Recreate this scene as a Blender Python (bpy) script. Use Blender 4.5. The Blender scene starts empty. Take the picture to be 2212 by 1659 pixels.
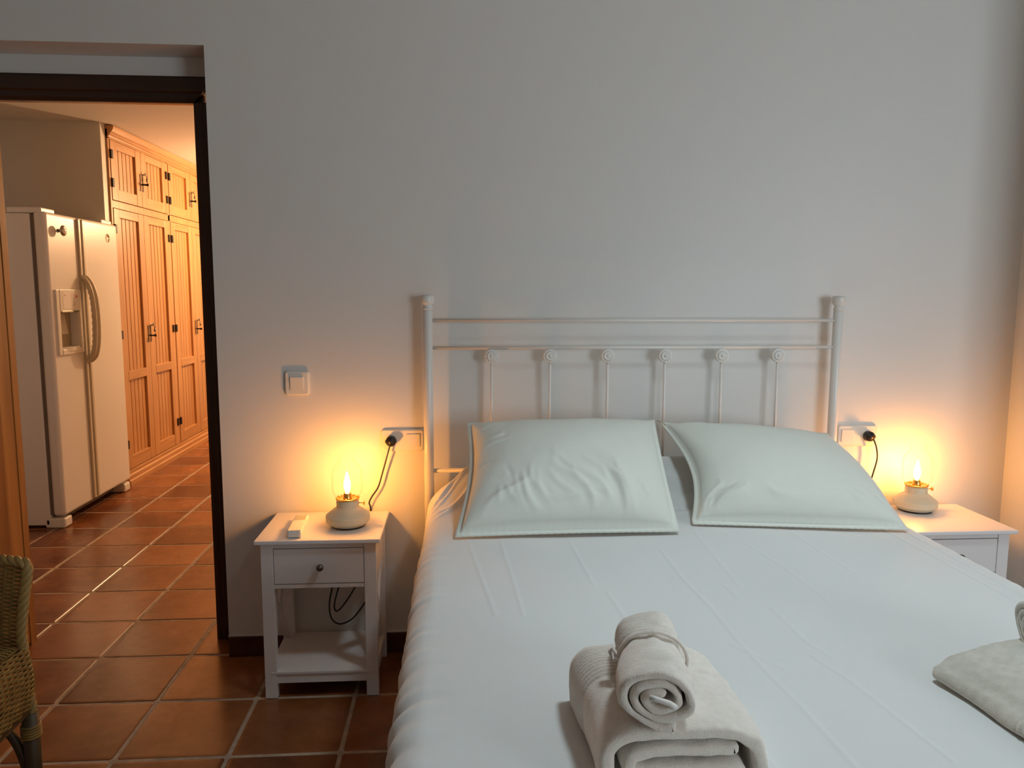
import bpy, bmesh, math, random
import numpy as np
from mathutils import Vector, Matrix, noise
random.seed(7)
D = bpy.data
SC = bpy.context.scene
COL = SC.collection
PI = math.pi

# ------------------------------------------------------------------ camera
CAM = np.array([0.0, -2.6615, 1.2853]); FPX, YAW, PITCH, ROLL = 1661.0, .0685, .119, .0027
fw = Vector((math.sin(YAW)*math.cos(PITCH), math.cos(YAW)*math.cos(PITCH), -math.sin(PITCH)))
rt = Vector((math.cos(YAW), -math.sin(YAW), 0)); up = rt.cross(fw)
r2 = rt*math.cos(ROLL) + up*math.sin(ROLL); u2 = -rt*math.sin(ROLL) + up*math.cos(ROLL)
cam = D.objects.new('camera', D.cameras.new('camera')); COL.objects.link(cam)
cam.matrix_world = Matrix(((r2.x, u2.x, -fw.x, CAM[0]), (r2.y, u2.y, -fw.y, CAM[1]), (r2.z, u2.z, -fw.z, CAM[2]), (0, 0, 0, 1)))
cam.data.sensor_width = 36; cam.data.lens = FPX/2212*36; cam.data.clip_start = .02
SC.camera = cam

# ------------------------------------------------------------------ world, lights, exposure
SC.view_settings.view_transform = 'Standard'; SC.view_settings.look = 'None'
SC.view_settings.exposure = 0.12; SC.view_settings.gamma = 1.0; SC.view_settings.use_curve_mapping = False
w = D.worlds.new('sky'); SC.world = w; w.use_nodes = True
w.node_tree.nodes['Background'].inputs[0].default_value = (.62, .78, 1, 1)
w.node_tree.nodes['Background'].inputs[1].default_value = 1.0

def lamp(name, kind, loc, power, color, size=.1, rot=None, sizey=None):
    l = D.lights.new(name, kind); o = D.objects.new(name, l); COL.objects.link(o)
    o.location = loc; l.energy = power; l.color = color
    if kind == 'AREA':
        l.shape = 'RECTANGLE'; l.size = size; l.size_y = sizey or size
        o.rotation_euler = rot
    else: l.shadow_soft_size = size
    return o
# daylight that falls through the window in the wall behind the camera
lamp('window_daylight', 'AREA', (2.95, -4.42, 1.35), 51, (.82, .93, 1.0), 1.5, (math.radians(90), 0, math.radians(8)), 1.5)
# cool white downlight in the bedroom ceiling, above the bed
sp_ = lamp('bedroom_ceiling_downlight', 'SPOT', (.82, -1.25, 2.58), 66, (.75, .92, 1.0), .16); sp_.data.spot_size = math.radians(98); sp_.data.spot_blend = .8
# ceiling light of the kitchen passage, beyond the view
lamp('passage_ceiling_light', 'POINT', (-1.15, 3.9, 1.92), 104, (1.0, .57, .28), .07)

# ------------------------------------------------------------------ materials
def new_mat(name):
    m = D.materials.new(name); m.use_nodes = True
    nt = m.node_tree; return m, nt, nt.nodes['Principled BSDF']
def mat(name, color, rough=.5, metal=0, bump=None, spec=.5, var=None, sheen=0, coat=0):
    """bump=(scale, strength, distance); var=(scale, second colour)"""
    m, nt, b = new_mat(name)
    b.inputs['Base Color'].default_value = (*color, 1); b.inputs['Roughness'].default_value = rough
    b.inputs['Metallic'].default_value = metal; b.inputs['Specular IOR Level'].default_value = spec
    if sheen: b.inputs['Sheen Weight'].default_value = sheen; b.inputs['Sheen Roughness'].default_value = .6
    if coat: b.inputs['Coat Weight'].default_value = coat
    tc = nt.nodes.new('ShaderNodeTexCoord')
    if bump:
        n = nt.nodes.new('ShaderNodeTexNoise'); n.inputs['Scale'].default_value = bump[0]; n.inputs['Detail'].default_value = 5
        nt.links.new(tc.outputs['Object'], n.inputs['Vector'])
        bp = nt.nodes.new('ShaderNodeBump'); bp.inputs['Strength'].default_value = bump[1]; bp.inputs['Distance'].default_value = bump[2]
        nt.links.new(n.outputs['Fac'], bp.inputs['Height']); nt.links.new(bp.outputs['Normal'], b.inputs['Normal'])
    if var:
        n = nt.nodes.new('ShaderNodeTexNoise'); n.inputs['Scale'].default_value = var[0]; n.inputs['Detail'].default_value = 4
        nt.links.new(tc.outputs['Object'], n.inputs['Vector'])
        r = nt.nodes.new('ShaderNodeValToRGB'); r.color_ramp.elements[0].color = (*color, 1); r.color_ramp.elements[1].color = (*var[1], 1)
        r.color_ramp.elements[0].position = .35; r.color_ramp.elements[1].position = .65
        nt.links.new(n.outputs['Fac'], r.inputs['Fac']); nt.links.new(r.outputs['Color'], b.inputs['Base Color'])
    return m
def wood(name, c1, c2, rough=.35, axis=2, scale=1.0, bump=.05, coat=.3):
    m, nt, b = new_mat(name)
    N = nt.nodes.new; L = nt.links.new
    tc = N('ShaderNodeTexCoord'); oi = N('ShaderNodeObjectInfo')
    add = N('ShaderNodeVectorMath'); add.operation = 'ADD'
    mul = N('ShaderNodeVectorMath'); mul.operation = 'SCALE'; mul.inputs['Scale'].default_value = 9.0
    cb = N('ShaderNodeCombineXYZ')
    for k in range(3): L(oi.outputs['Random'], cb.inputs[k])
    L(cb.outputs[0], mul.inputs[0]); L(tc.outputs['Object'], add.inputs[0]); L(mul.outputs[0], add.inputs[1])
    mp = N('ShaderNodeMapping'); s = [28*scale]*3; s[axis] = 1.6*scale; mp.inputs['Scale'].default_value = s
    L(add.outputs[0], mp.inputs['Vector'])
    n1 = N('ShaderNodeTexNoise'); n1.inputs['Scale'].default_value = 1; n1.inputs['Detail'].default_value = 6; n1.inputs['Distortion'].default_value = .8
    L(mp.outputs[0], n1.inputs['Vector'])
    r = N('ShaderNodeValToRGB'); r.color_ramp.elements[0].color = (*c1, 1); r.color_ramp.elements[1].color = (*c2, 1)
    r.color_ramp.elements[0].position = .3; r.color_ramp.elements[1].position = .7
    L(n1.outputs['Fac'], r.inputs['Fac']); L(r.outputs['Color'], b.inputs['Base Color'])
    bp = N('ShaderNodeBump'); bp.inputs['Strength'].default_value = bump; bp.inputs['Distance'].default_value = .002
    L(n1.outputs['Fac'], bp.inputs['Height']); L(bp.outputs['Normal'], b.inputs['Normal'])
    b.inputs['Roughness'].default_value = rough; b.inputs['Coat Weight'].default_value = coat; b.inputs['Coat Roughness'].default_value = .25
    return m
def terracotta():
    m, nt, b = new_mat('terracotta_tile'); N = nt.nodes.new; L = nt.links.new
    tc = N('ShaderNodeTexCoord'); oi = N('ShaderNodeObjectInfo')
    geo = N('ShaderNodeNewGeometry')
    n1 = N('ShaderNodeTexNoise'); n1.inputs['Scale'].default_value = 3.2; n1.inputs['Detail'].default_value = 7; n1.inputs['Roughness'].default_value = .62
    L(geo.outputs['Position'], n1.inputs['Vector'])
    ad = N('ShaderNodeMath'); ad.operation = 'MULTIPLY_ADD'; ad.inputs[1].default_value = .30; L(oi.outputs['Random'], ad.inputs[0])
    ad.inputs[2].default_value = -.15
    a2 = N('ShaderNodeMath'); a2.operation = 'ADD'; L(n1.outputs['Fac'], a2.inputs[0]); L(ad.outputs[0], a2.inputs[1])
    r = N('ShaderNodeValToRGB'); e = r.color_ramp.elements
    e[0].position = .28; e[0].color = (.11, .033, .010, 1); e[1].position = .72; e[1].color = (.34, .130, .042, 1)
    x = e.new(.5); x.color = (.22, .075, .023, 1)
    L(a2.outputs[0], r.inputs['Fac']); L(r.outputs['Color'], b.inputs['Base Color'])
    n2 = N('ShaderNodeTexNoise'); n2.inputs['Scale'].default_value = 14; n2.inputs['Detail'].default_value = 3; L(geo.outputs['Position'], n2.inputs['Vector'])
    bp = N('ShaderNodeBump'); bp.inputs['Strength'].default_value = .10; bp.inputs['Distance'].default_value = .004
    L(n2.outputs['Fac'], bp.inputs['Height']); L(bp.outputs['Normal'], b.inputs['Normal'])
    rr = N('ShaderNodeMapRange'); rr.inputs['To Min'].default_value = .17; rr.inputs['To Max'].default_value = .33
    L(n1.outputs['Fac'], rr.inputs['Value']); L(rr.outputs[0], b.inputs['Roughness'])
    return m
def fabric(name, c, weave=900, bump=.10, var=None):
    m = mat(name, c, .85, spec=.25, sheen=.15, bump=None, var=var)
    nt = m.node_tree; b = nt.nodes['Principled BSDF']; N = nt.nodes.new; L = nt.links.new
    tc = N('ShaderNodeTexCoord')
    n = N('ShaderNodeTexNoise'); n.inputs['Scale'].default_value = weave; n.inputs['Detail'].default_value = 2
    n2 = N('ShaderNodeTexNoise'); n2.inputs['Scale'].default_value = 22; n2.inputs['Detail'].default_value = 6; n2.inputs['Roughness'].default_value = .6
    L(tc.outputs['Object'], n.inputs['Vector']); L(tc.outputs['Object'], n2.inputs['Vector'])
    b1 = N('ShaderNodeBump'); b1.inputs['Strength'].default_value = bump; b1.inputs['Distance'].default_value = .0006
    b2 = N('ShaderNodeBump'); b2.inputs['Strength'].default_value = .16; b2.inputs['Distance'].default_value = .004
    L(n.outputs['Fac'], b1.inputs['Height']); L(n2.outputs['Fac'], b2.inputs['Height']); L(b2.outputs['Normal'], b1.inputs['Normal'])
    L(b1.outputs['Normal'], b.inputs['Normal'])
    return m
def thin_glass(name, tint=(1, 1, 1)):
    m, nt, b = new_mat(name); N = nt.nodes.new; L = nt.links.new
    nt.nodes.remove(b); out = nt.nodes['Material Output']
    t = N('ShaderNodeBsdfTransparent'); t.inputs[0].default_value = (*tint, 1)
    g = N('ShaderNodeBsdfGlossy'); g.inputs['Roughness'].default_value = .03
    f = N('ShaderNodeLayerWeight'); f.inputs['Blend'].default_value = .12
    ml = N('ShaderNodeMath'); ml.operation = 'MULTIPLY'; ml.inputs[1].default_value = .32; L(f.outputs['Fresnel'], ml.inputs[0])
    mx = N('ShaderNodeMixShader'); L(ml.outputs[0], mx.inputs[0]); L(t.outputs[0], mx.inputs[1]); L(g.outputs[0], mx.inputs[2])
    L(mx.outputs[0], out.inputs[0]); return m
def emit(name, c, s):
    m, nt, b = new_mat(name); b.inputs['Base Color'].default_value = (*c, 1)
    b.inputs['Emission Color'].default_value = (*c, 1); b.inputs['Emission Strength'].default_value = s; return m

M = dict(
    plaster=mat('white_plaster', (.755, .75, .715), .42, bump=(55, .10, .003), spec=.45),
    ceil=mat('ceiling_paint', (.80, .78, .74), .8, bump=(40, .08, .003)),
    tile=terracotta(),
    grout=mat('grout', (.50, .40, .30), .85, bump=(180, .3, .002), var=(25, (.36, .28, .20))),
    skirt=mat('skirting_tile', (.055, .016, .008), .35, bump=(20, .1, .003), var=(9, (.09, .026, .012))),
    shadewood=wood('shaded_frame_wood', (.020, .0075, .003), (.050, .018, .006), .45, 2, coat=0),  # bedroom side of the door frame: shade put into the wood colour
    shadewood_x=wood('shaded_frame_wood_head', (.020, .0075, .003), (.050, .018, .006), .45, 0, coat=0),
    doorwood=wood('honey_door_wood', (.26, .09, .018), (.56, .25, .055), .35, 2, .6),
    honey=wood('honey_pine', (.45, .215, .075), (.61, .315, .12), .38, 2, 1.0),
    honey_y=wood('honey_pine_rail', (.45, .215, .075), (.61, .315, .12), .38, 1, 1.0),
    whitelac=mat('white_lacquer', (.80, .775, .76), .32, bump=(30, .02, .002)),
    whitemetal=mat('white_painted_metal', (.80, .785, .74), .28),
    plastic=mat('white_plastic', (.80, .775, .70), .30),
    fridge=mat('fridge_enamel', (.82, .80, .77), .33, bump=(260, .06, .001)),
    fridge_trim=mat('fridge_beige_trim', (.62, .56, .44), .35),
    fridge_grey=mat('fridge_recess', (.42, .36, .24), .5),
    gasket=mat('gasket_grey', (.16, .13, .11), .6),
    label=mat('paper_label', (.86, .83, .80), .6), labelred=mat('label_red', (.65, .07, .04), .5), labelgrey=mat('label_print', (.55, .5, .46), .6),
    black=mat('black_plastic', (.012, .010, .009), .4),
    iron=mat('black_iron', (.012, .010, .010), .45, .6),
    steel=mat('dark_steel', (.20, .18, .16), .3, .9),
    chrome=mat('mirror_chrome', (.42, .42, .38), .06, 1),
    enamel=mat('cream_enamel', (.66, .61, .45), .42),
    brass=mat('brass', (.85, .52, .14), .25, 1),
    glass=thin_glass('clear_lamp_glass'), pane=thin_glass('window_glass'),
    bulb=emit('bulb_filament_glow', (1.0, .375, .062), 350.0),
    sheet=fabric('sheet_cotton', (.75, .755, .735)),
    pillow=fabric('pillow_cotton', (.73, .745, .67), bump=.14),
    towel=mat('towel_terry', (.74, .67, .59), .95, bump=(330, .4, .003), spec=.1, sheen=.35, var=(60, (.80, .74, .66))),
    towel2=mat('towel_terry_greyer', (.58, .55, .47), .95, bump=(330, .4, .003), spec=.1, sheen=.35, var=(60, (.66, .63, .55))),
    tape=mat('white_tape', (.80, .77, .72), .8),
    wicker=mat('wicker', (.30, .185, .045), .5, bump=(300, .3, .001), var=(26, (.19, .11, .026))),
    braid=mat('wicker_braid', (.34, .215, .065), .45, bump=(200, .3, .001)),
    wickerdark=mat('wicker_frame', (.075, .048, .02), .45),
    display=mat('remote_display', (.42, .45, .36), .25), rgrey=mat('remote_buttons', (.62, .60, .56), .5),
)

# ------------------------------------------------------------------ mesh helpers
class MB:
    def __init__(s): s.v = []; s.f = []; s.sm = []
    def add(s, vs, fs, smooth=False):
        k = len(s.v); s.v += [tuple(map(float, p)) for p in vs]
        for f in fs: s.f.append(tuple(i+k for i in f)); s.sm.append(smooth)
        return s
    def box(s, x0, x1, y0, y1, z0, z1, bev=0, seg=2):
        if bev:
            bm = bmesh.new(); bmesh.ops.create_cube(bm, size=1)
            for v in bm.verts:
                v.co = Vector(((x0+x1)/2+v.co.x*(x1-x0), (y0+y1)/2+v.co.y*(y1-y0), (z0+z1)/2+v.co.z*(z1-z0)))
            bmesh.ops.bevel(bm, geom=list(bm.edges), offset=bev, segments=seg, profile=.5, affect='EDGES')
            s.frombm(bm); return s
        vs = [(x0, y0, z0), (x1, y0, z0), (x1, y1, z0), (x0, y1, z0), (x0, y0, z1), (x1, y0, z1), (x1, y1, z1), (x0, y1, z1)]
        return s.add(vs, [(0, 3, 2, 1), (4, 5, 6, 7), (0, 1, 5, 4), (1, 2, 6, 5), (2, 3, 7, 6), (3, 0, 4, 7)])
    def frombm(s, bm, smooth=False):
        bm.verts.index_update(); s.add([v.co[:] for v in bm.verts], [[v.index for v in f.verts] for f in bm.faces], smooth); bm.free()
    def beam(s, a, b, w, t, upv=(0, 0, 1)):
        """rectangular bar from a to b"""
        a = Vector(a); b = Vector(b); d = (b-a).normalized(); n = d.cross(Vector(upv)).normalized(); m = n.cross(d)
        vs = []
        for p in (a, b):
            for i, j in ((-1, -1), (1, -1), (1, 1), (-1, 1)): vs.append(p+n*(i*w/2)+m*(j*t/2))
        return s.add(vs, [(3, 2, 1, 0), (4, 5, 6, 7), (0, 1, 5, 4), (1, 2, 6, 5), (2, 3, 7, 6), (3, 0, 4, 7)])
    def tube(s, pts, r, seg=10, closed=False, caps=True):
        pts = [Vector(p) for p in pts]; n = len(pts)
        rs = r if isinstance(r, (list, tuple)) else [r]*n
        vs = []; prev = None
        for i, p in enumerate(pts):
            if closed: t = (pts[(i+1) % n]-pts[i-1]).normalized()
            else: t = (pts[min(i+1, n-1)]-pts[max(i-1, 0)]).normalized()
            if prev is None:
                a = Vector((0, 0, 1)) if abs(t.z) < .9 else Vector((1, 0, 0))
                nn = t.cross(a).normalized()
            else:
                nn = (prev-t*prev.dot(t)); nn.normalize()
            prev = nn; b = t.cross(nn)
            for k in range(seg):
                an = 2*PI*k/seg; vs.append(p+(nn*math.cos(an)+b*math.sin(an))*rs[i])
        fs = []
        for i in range(n if closed else n-1):
            j = (i+1) % n
            for k in range(seg):
                l = (k+1) % seg; fs.append((i*seg+k, i*seg+l, j*seg+l, j*seg+k))
        s.add(vs, fs, True)
        if caps and not closed:
            k0 = len(s.v)-len(vs)
            s.f.append(tuple(k0+k for k in range(seg-1, -1, -1))); s.sm.append(False)
            s.f.append(tuple(k0+(n-1)*seg+k for k in range(seg))); s.sm.append(False)
        return s
    def lathe(s, prof, c=(0, 0, 0), seg=32, axis='z', smooth=True):
        """prof = [(r, h)...] turned about the axis through c"""
        vs = []
        for r, h in prof:
            for k in range(seg):
                a = 2*PI*k/seg; x, y = r*math.cos(a), r*math.sin(a)
                p = {'z': (x, y, h), 'y': (x, h, -y), 'x': (h, x, y)}[axis]
                vs.append((c[0]+p[0], c[1]+p[1], c[2]+p[2]))
        fs = [(i*seg+k, i*seg+(k+1) % seg, (i+1)*seg+(k+1) % seg, (i+1)*seg+k) for i in range(len(prof)-1) for k in range(seg)]
        s.add(vs, fs, smooth)
        k0 = len(s.v)-len(vs)
        if prof[0][0] > 1e-5: s.f.append(tuple(k0+k for k in range(seg-1, -1, -1))); s.sm.append(False)
        if prof[-1][0] > 1e-5: s.f.append(tuple(k0+(len(prof)-1)*seg+k for k in range(seg))); s.sm.append(False)
        return s
    def extrude(s, poly, axis, a, b, smooth=False):
        """closed polygon poly in the two other axes, extruded from a to b along axis (0,1,2)"""
        n = len(poly); vs = []
        for h in (a, b):
            for p in poly:
                q = list(p); q.insert(axis, h); vs.append(q)
        fs = [(i, (i+1) % n, n+(i+1) % n, n+i) for i in range(n)]
        s.add(vs, fs, smooth); k0 = len(s.v)-2*n
        s.f.append(tuple(k0+i for i in range(n-1, -1, -1))); s.sm.append(False)
        s.f.append(tuple(k0+n+i for i in range(n))); s.sm.append(False)
        return s
    def grid(s, P, wrapu=False, smooth=True):
        """P: array [nu][nv][3]"""
        P = np.asarray(P, float); nu, nv = P.shape[:2]
        k = len(s.v); s.v += [tuple(p) for p in P.reshape(-1, 3).tolist()]
        for i in range(nu if wrapu else nu-1):
            j = (i+1) % nu
            for l in range(nv-1):
                s.f.append((k+i*nv+l, k+j*nv+l, k+j*nv+l+1, k+i*nv+l+1)); s.sm.append(smooth)
        return s
    def mesh(s, name, off=(0, 0, 0)):
        me = D.meshes.new(name)
        v = np.array(s.v, float)-np.array(off, float)
        me.from_pydata(v.tolist(), [], s.f); me.polygons.foreach_set('use_smooth', s.sm)
        bm = bmesh.new(); bm.from_mesh(me); bmesh.ops.recalc_face_normals(bm, faces=bm.faces); bm.to_mesh(me); bm.free()
        me.update(); return me

def base(o):
    """world offset of the root of o"""
    while o.parent: o = o.parent
    return o.location
def part(name, mb, m, parent, off=None, label=None, kind=None, bevel=0):
    me = mb.mesh(name, base(parent) if off is None else off); me.materials.append(M[m])
    o = D.objects.new(name, me); COL.objects.link(o); o.parent = parent
    if label: o['label'] = label
    if kind: o['kind'] = kind
    if bevel: add_bevel(o, bevel)
    return o
def add_bevel(o, w, seg=2):
    b = o.modifiers.new('bevel', 'BEVEL'); b.width = w; b.segments = seg; b.limit_method = 'ANGLE'; b.angle_limit = math.radians(40)
    b.harden_normals = False
def thing(name, loc, label, cat, group=None):
    o = D.objects.new(name, None); COL.objects.link(o); o.location = loc; o.empty_display_size = .05
    o['label'] = label; o['category'] = cat
    if group: o['group'] = group
    return o
def single(name, mb, m, loc, label, cat, group=None):
    me = mb.mesh(name, loc); me.materials.append(M[m]); o = D.objects.new(name, me); COL.objects.link(o); o.location = loc
    o['label'] = label; o['category'] = cat
    if group: o['group'] = group
    return o
def struct(name, mb, m, label=None):
    me = mb.mesh(name); me.materials.append(M[m]); o = D.objects.new(name, me); COL.objects.link(o); o['kind'] = 'structure'
    if label: o['label'] = label
    return o
def kids(o): return [c for c in D.objects if c.parent == o]
def dup(o, parent=None):
    c = o.copy(); COL.objects.link(c); c.parent = parent
    for ch in kids(o): dup(ch, c)
    return c
def link_copy(o, parent, loc=(0, 0, 0)):
    c = o.copy(); COL.objects.link(c); c.parent = parent; c.location = loc; return c
def sstep(a, b, x):
    t = np.clip((x-a)/(b-a), 0, 1); return t*t*(3-2*t)

def smooth_path(pts, n=10):
    pts = [Vector(p) for p in pts]; out = []
    for i in range(len(pts)-1):
        p0 = pts[max(i-1, 0)]; p1 = pts[i]; p2 = pts[i+1]; p3 = pts[min(i+2, len(pts)-1)]
        for k in range(n):
            t = k/n; out.append(.5*((2*p1)+(p2-p0)*t+(2*p0-5*p1+4*p2-p3)*t*t+(3*p1-p0-3*p2+p3)*t**3))
    return out+[pts[-1]]

# ------------------------------------------------------------------ room shell
ZC = 2.62        # bedroom ceiling
ZH = 2.325       # passage ceiling
fl = struct('floor', MB().box(-3.2, 4.6, -4.4, 5.6, -.06, -.0022), 'grout', 'floor of square terracotta tiles with pale grout joints')
wb = MB()
wb.box(-.82, 4.4, 0, .28, 0, ZC)                    # right of the doorway, behind the bed
wb.box(-2.4, -1.64, 0, .28, 0, ZC)                   # left of the doorway
wb.box(-1.64, -.82, 0, .145, 2.076, ZC)              # lintel, front of the recess
wb.box(-1.64, -.82, .145, .28, 1.96, ZC)             # plaster above the door frame, set back
wb.box(-3.3, -2.4, 0, .28, 0, ZC)
wb.box(-.82, 2.011, -.009, 0, .0725, .080, .002)
struct('wall_back', wb, 'plaster', 'white plaster wall behind the bed')
struct('wall_right', MB().box(2.011, 2.20, -.50, 0, 0, ZC), 'plaster', 'white wall beside the right nightstand, cut short for the window light')  # unseen length cut short so window light passes the corner
struct('wall_alcove_side', MB().box(4.4, 4.6, -4.4, .28, 0, ZC), 'plaster')
struct('wall_left', MB().box(-2.4, -2.2, -4.4, 0, 0, ZC), 'plaster')
wf = MB(); W0, W1, Z0, Z1 = 2.15, 3.75, .50, 2.15
wf.box(-2.4, W0, -4.4, -4.2, 0, ZC).box(W1, 4.6, -4.4, -4.2, 0, ZC).box(W0, W1, -4.4, -4.2, 0, Z0).box(W0, W1, -4.4, -4.2, Z1, ZC)
struct('wall_front', wf, 'plaster')
struct('ceiling', MB().box(-3.3, 4.6, -4.4, .28, ZC, ZC+.1), 'ceil')
win = struct('window_1', MB().box(W0, W1, -4.33, -4.27, Z0, Z0+.06).box(W0, W1, -4.33, -4.27, Z1-.06, Z1).box(W0, W0+.06, -4.33, -4.27, Z0+.06, Z1-.06)
             .box(W1-.06, W1, -4.33, -4.27, Z0+.06, Z1-.06).box((W0+W1)/2-.03, (W0+W1)/2+.03, -4.33, -4.27, Z0+.06, Z1-.06), 'whitelac')
for a, b in ((W0+.06, (W0+W1)/2-.03), ((W0+W1)/2+.03, W1-.06)):
    part('pane', MB().box(a, b, -4.303, -4.299, Z0+.06, Z1-.06), 'pane', win)
# passage behind the doorway
struct('wall_passage_left', MB().box(-3.3, -3.1, .28, 5.6, 0, ZH), 'plaster')
struct('wall_passage_far', MB().box(-3.1, 1.4, 5.4, 5.6, 0, ZH), 'plaster')
struct('wall_passage_right', MB().box(1.2, 1.4, .28, 5.4, 0, ZH), 'plaster')
struct('wall_partition', MB().box(-3.1, -2.215, 2.42, 2.487, 0, ZH), 'plaster', 'thin partition wall between refrigerator and wardrobe')
struct('ceiling_passage', MB().box(-3.3, 1.4, .28, 5.6, ZH, ZH+.1), 'ceil')

# tiles: each one seen is a part of the floor
TX, TY, TP = -.9593, -.6102, .31
def tile_mb():
    mb = MB(); h = .1495
    P = [(-h, -.012), (-h+.004, -.0010), (-h+.012, 0)]
    rings = [(h, -.012), (h, -.0022), (h-.003, -.0004), (h-.011, 0)]
    vs = []
    for r, z in rings:
        c = .006
        vs += [(-r+c, -r, z), (r-c, -r, z), (r, -r+c, z), (r, r-c, z), (r-c, r, z), (-r+c, r, z), (-r, r-c, z), (-r, -r+c, z)]
    fs = [(i*8+k, i*8+(k+1) % 8, (i+1)*8+(k+1) % 8, (i+1)*8+k) for i in range(3) for k in range(8)]
    fs.append(tuple(24+k for k in range(8)))
    return mb.add(vs, fs)
tile_me = tile_mb().mesh('tile'); tile_me.materials.append(M['tile'])
rest = MB()
tv = [v.co.copy() for v in tile_me.vertices]; tf = [tuple(p.vertices) for p in tile_me.polygons]
for i in range(-8, 17):
    for j in range(-12, 20):
        x, y = TX+(i+.5)*TP, TY+(j+.5)*TP
        if x < -3.2 or x > 4.5 or y > 5.5 or y < -4.3: continue
        seen = (y < .4 and -1.7 < x < .1 and y > -1.7) or (y >= .1 and y < 5.0 and -2.5 < x < -.6 and x > -1.0-.42*(y+2.66) and x < -.55-.2*max(0, y))
        if seen:
            o = D.objects.new('tile', tile_me); COL.objects.link(o); o.parent = fl
            o.location = (x, y, random.uniform(-.0006, .0004)); o.rotation_euler = (random.uniform(-.0015, .0015), random.uniform(-.0015, .0015), random.choice((0, 1, 2, 3))*PI/2+random.uniform(-.003, .003))
        else:
            rest.add([(x+v.x, y+v.y, v.z) for v in tv], tf)
part('tiles', rest, 'tile', fl, kind='stuff')

# skirting of the bedroom
struct('baseboard_back', MB().box(-.82, 2.011, -.012, 0, 0, .072, .003), 'skirt', 'dark brown tile skirting along the bed wall')
struct('baseboard_right', MB().box(1.999, 2.011, -.50, -.012, 0, .072, .003), 'skirt')

# door frame set back in the recess, its bedroom side coloured dark as shade
tr = struct('trim_1', MB().box(-.905, -.875, .15, .168, 0, 1.955), 'shadewood', 'wooden door frame, bedroom side coloured dark for its shade')
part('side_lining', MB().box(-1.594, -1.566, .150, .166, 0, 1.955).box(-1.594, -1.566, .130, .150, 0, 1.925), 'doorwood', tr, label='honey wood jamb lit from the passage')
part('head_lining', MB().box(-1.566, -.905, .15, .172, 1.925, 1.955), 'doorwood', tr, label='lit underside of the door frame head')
CP = [(.000, .150), (.000, .138), (.012, .132), (.030, .130), (.036, .124), (.078, .122), (.085, .126), (.085, .150)]   # casing profile (distance from the opening, y)
part('casing', MB().extrude([(-.905+a, b) for a, b in CP], 2, 0, 1.925), 'shadewood', tr)
part('casing', MB().extrude([(-1.596-a, b) for a, b in CP], 2, 0, 1.925), 'shadewood', tr)
hm = MB()
vs = []
for sx, xx in ((-1, -1.566), (1, -.905)):
    for a, b in CP: vs.append((xx+sx*a, b, 1.925+a))
n = len(CP); hm.add(vs, [(i, (i+1) % n, n+(i+1) % n, n+i) for i in range(n)]+[tuple(range(n-1, -1, -1)), tuple(range(n, 2*n))])
part('casing', hm, 'shadewood_x', tr)

# door leaf, swung open into the bedroom at the left edge
dl = struct('door_1', MB().box(-1.602, -1.567, -.52, .125, .012, 1.915, .002), 'doorwood', 'honey wood door leaf standing open at the left edge')
part('panel_moulding', MB().box(-1.567, -1.561, -.44, .045, 1.05, 1.80, .002).box(-1.567, -1.561, -.44, .045, .20, .90, .002), 'doorwood', dl)

# ------------------------------------------------------------------ bed
bed = thing('bed_frame', (.606, -.055, 0), 'white painted metal bed headboard with two bars and six rosette spindles', 'bed')
HY = -.055
for x in (-.106, 1.318):
    p = part('post', MB().lathe([(.0165, 0), (.0165, 1.222), (.0150, 1.224)], (x, HY, 0), 24), 'whitemetal', bed)
    part('finial', MB().lathe([(.0150, 1.224), (.0175, 1.226), (.0175, 1.232), (.0145, 1.235), (.0145, 1.241), (.020, 1.246), (.0225, 1.252), (.0225, 1.268), (.0205, 1.274), (.0, 1.276)], (x, HY, 0), 28), 'whitemetal', p)
part('top_rail', MB().tube([(-.095, HY, 1.190), (1.307, HY, 1.190)], .0058, 14), 'whitemetal', bed)
part('middle_rail', MB().tube([(-.095, HY, 1.097), (1.307, HY, 1.097)], .0058, 14), 'whitemetal', bed)
part('lower_rail', MB().tube([(-.095, HY, .674), (1.307, HY, .674)], .0075, 14), 'whitemetal', bed)
for k in range(6):
    x = .109+k*.1998
    s_ = part('spindle', MB().tube([(x, HY, .674), (x, HY, 1.095)], .0047, 10), 'whitemetal', bed)
    c = (x, HY, 1.069)
    ros = MB().lathe([(.0, .012), (.018, .012), (.0235, .009), (.0250, 0), (.0240, -.007), (.0215, -.0105), (.0185, -.0080), (.0165, -.0085), (.0145, -.0125), (.0105, -.0140), (.0072, -.0110), (.0058, -.0110), (.0050, -.0150), (.0028, -.0175), (.0, -.018)], c, 30, 'y')
    for q in range(12):                                   # the petals of the rosette
        a = 2*PI*q/12; ros.lathe([(.0, -.0150), (.0022, -.0138), (.0030, -.0115), (.0030, -.0085)], (c[0]+.0145*math.cos(a), c[1], c[2]+.0145*math.sin(a)), 8, 'y')
    part('rosette', ros, 'whitemetal', s_)
for x in (-.075, 1.285):
    part('side_rail', MB().box(x-.015, x+.015, -2.02, -.065, .27, .32, .003), 'whitemetal', bed)
    part('foot_leg', MB().lathe([(.016, 0), (.016, .27)], (x, -1.98, 0), 16), 'whitemetal', bed)
part('base_panel', MB().box(-.06, 1.27, -2.0, -.08, .30, .318, .003), 'whitemetal', bed)

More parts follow.
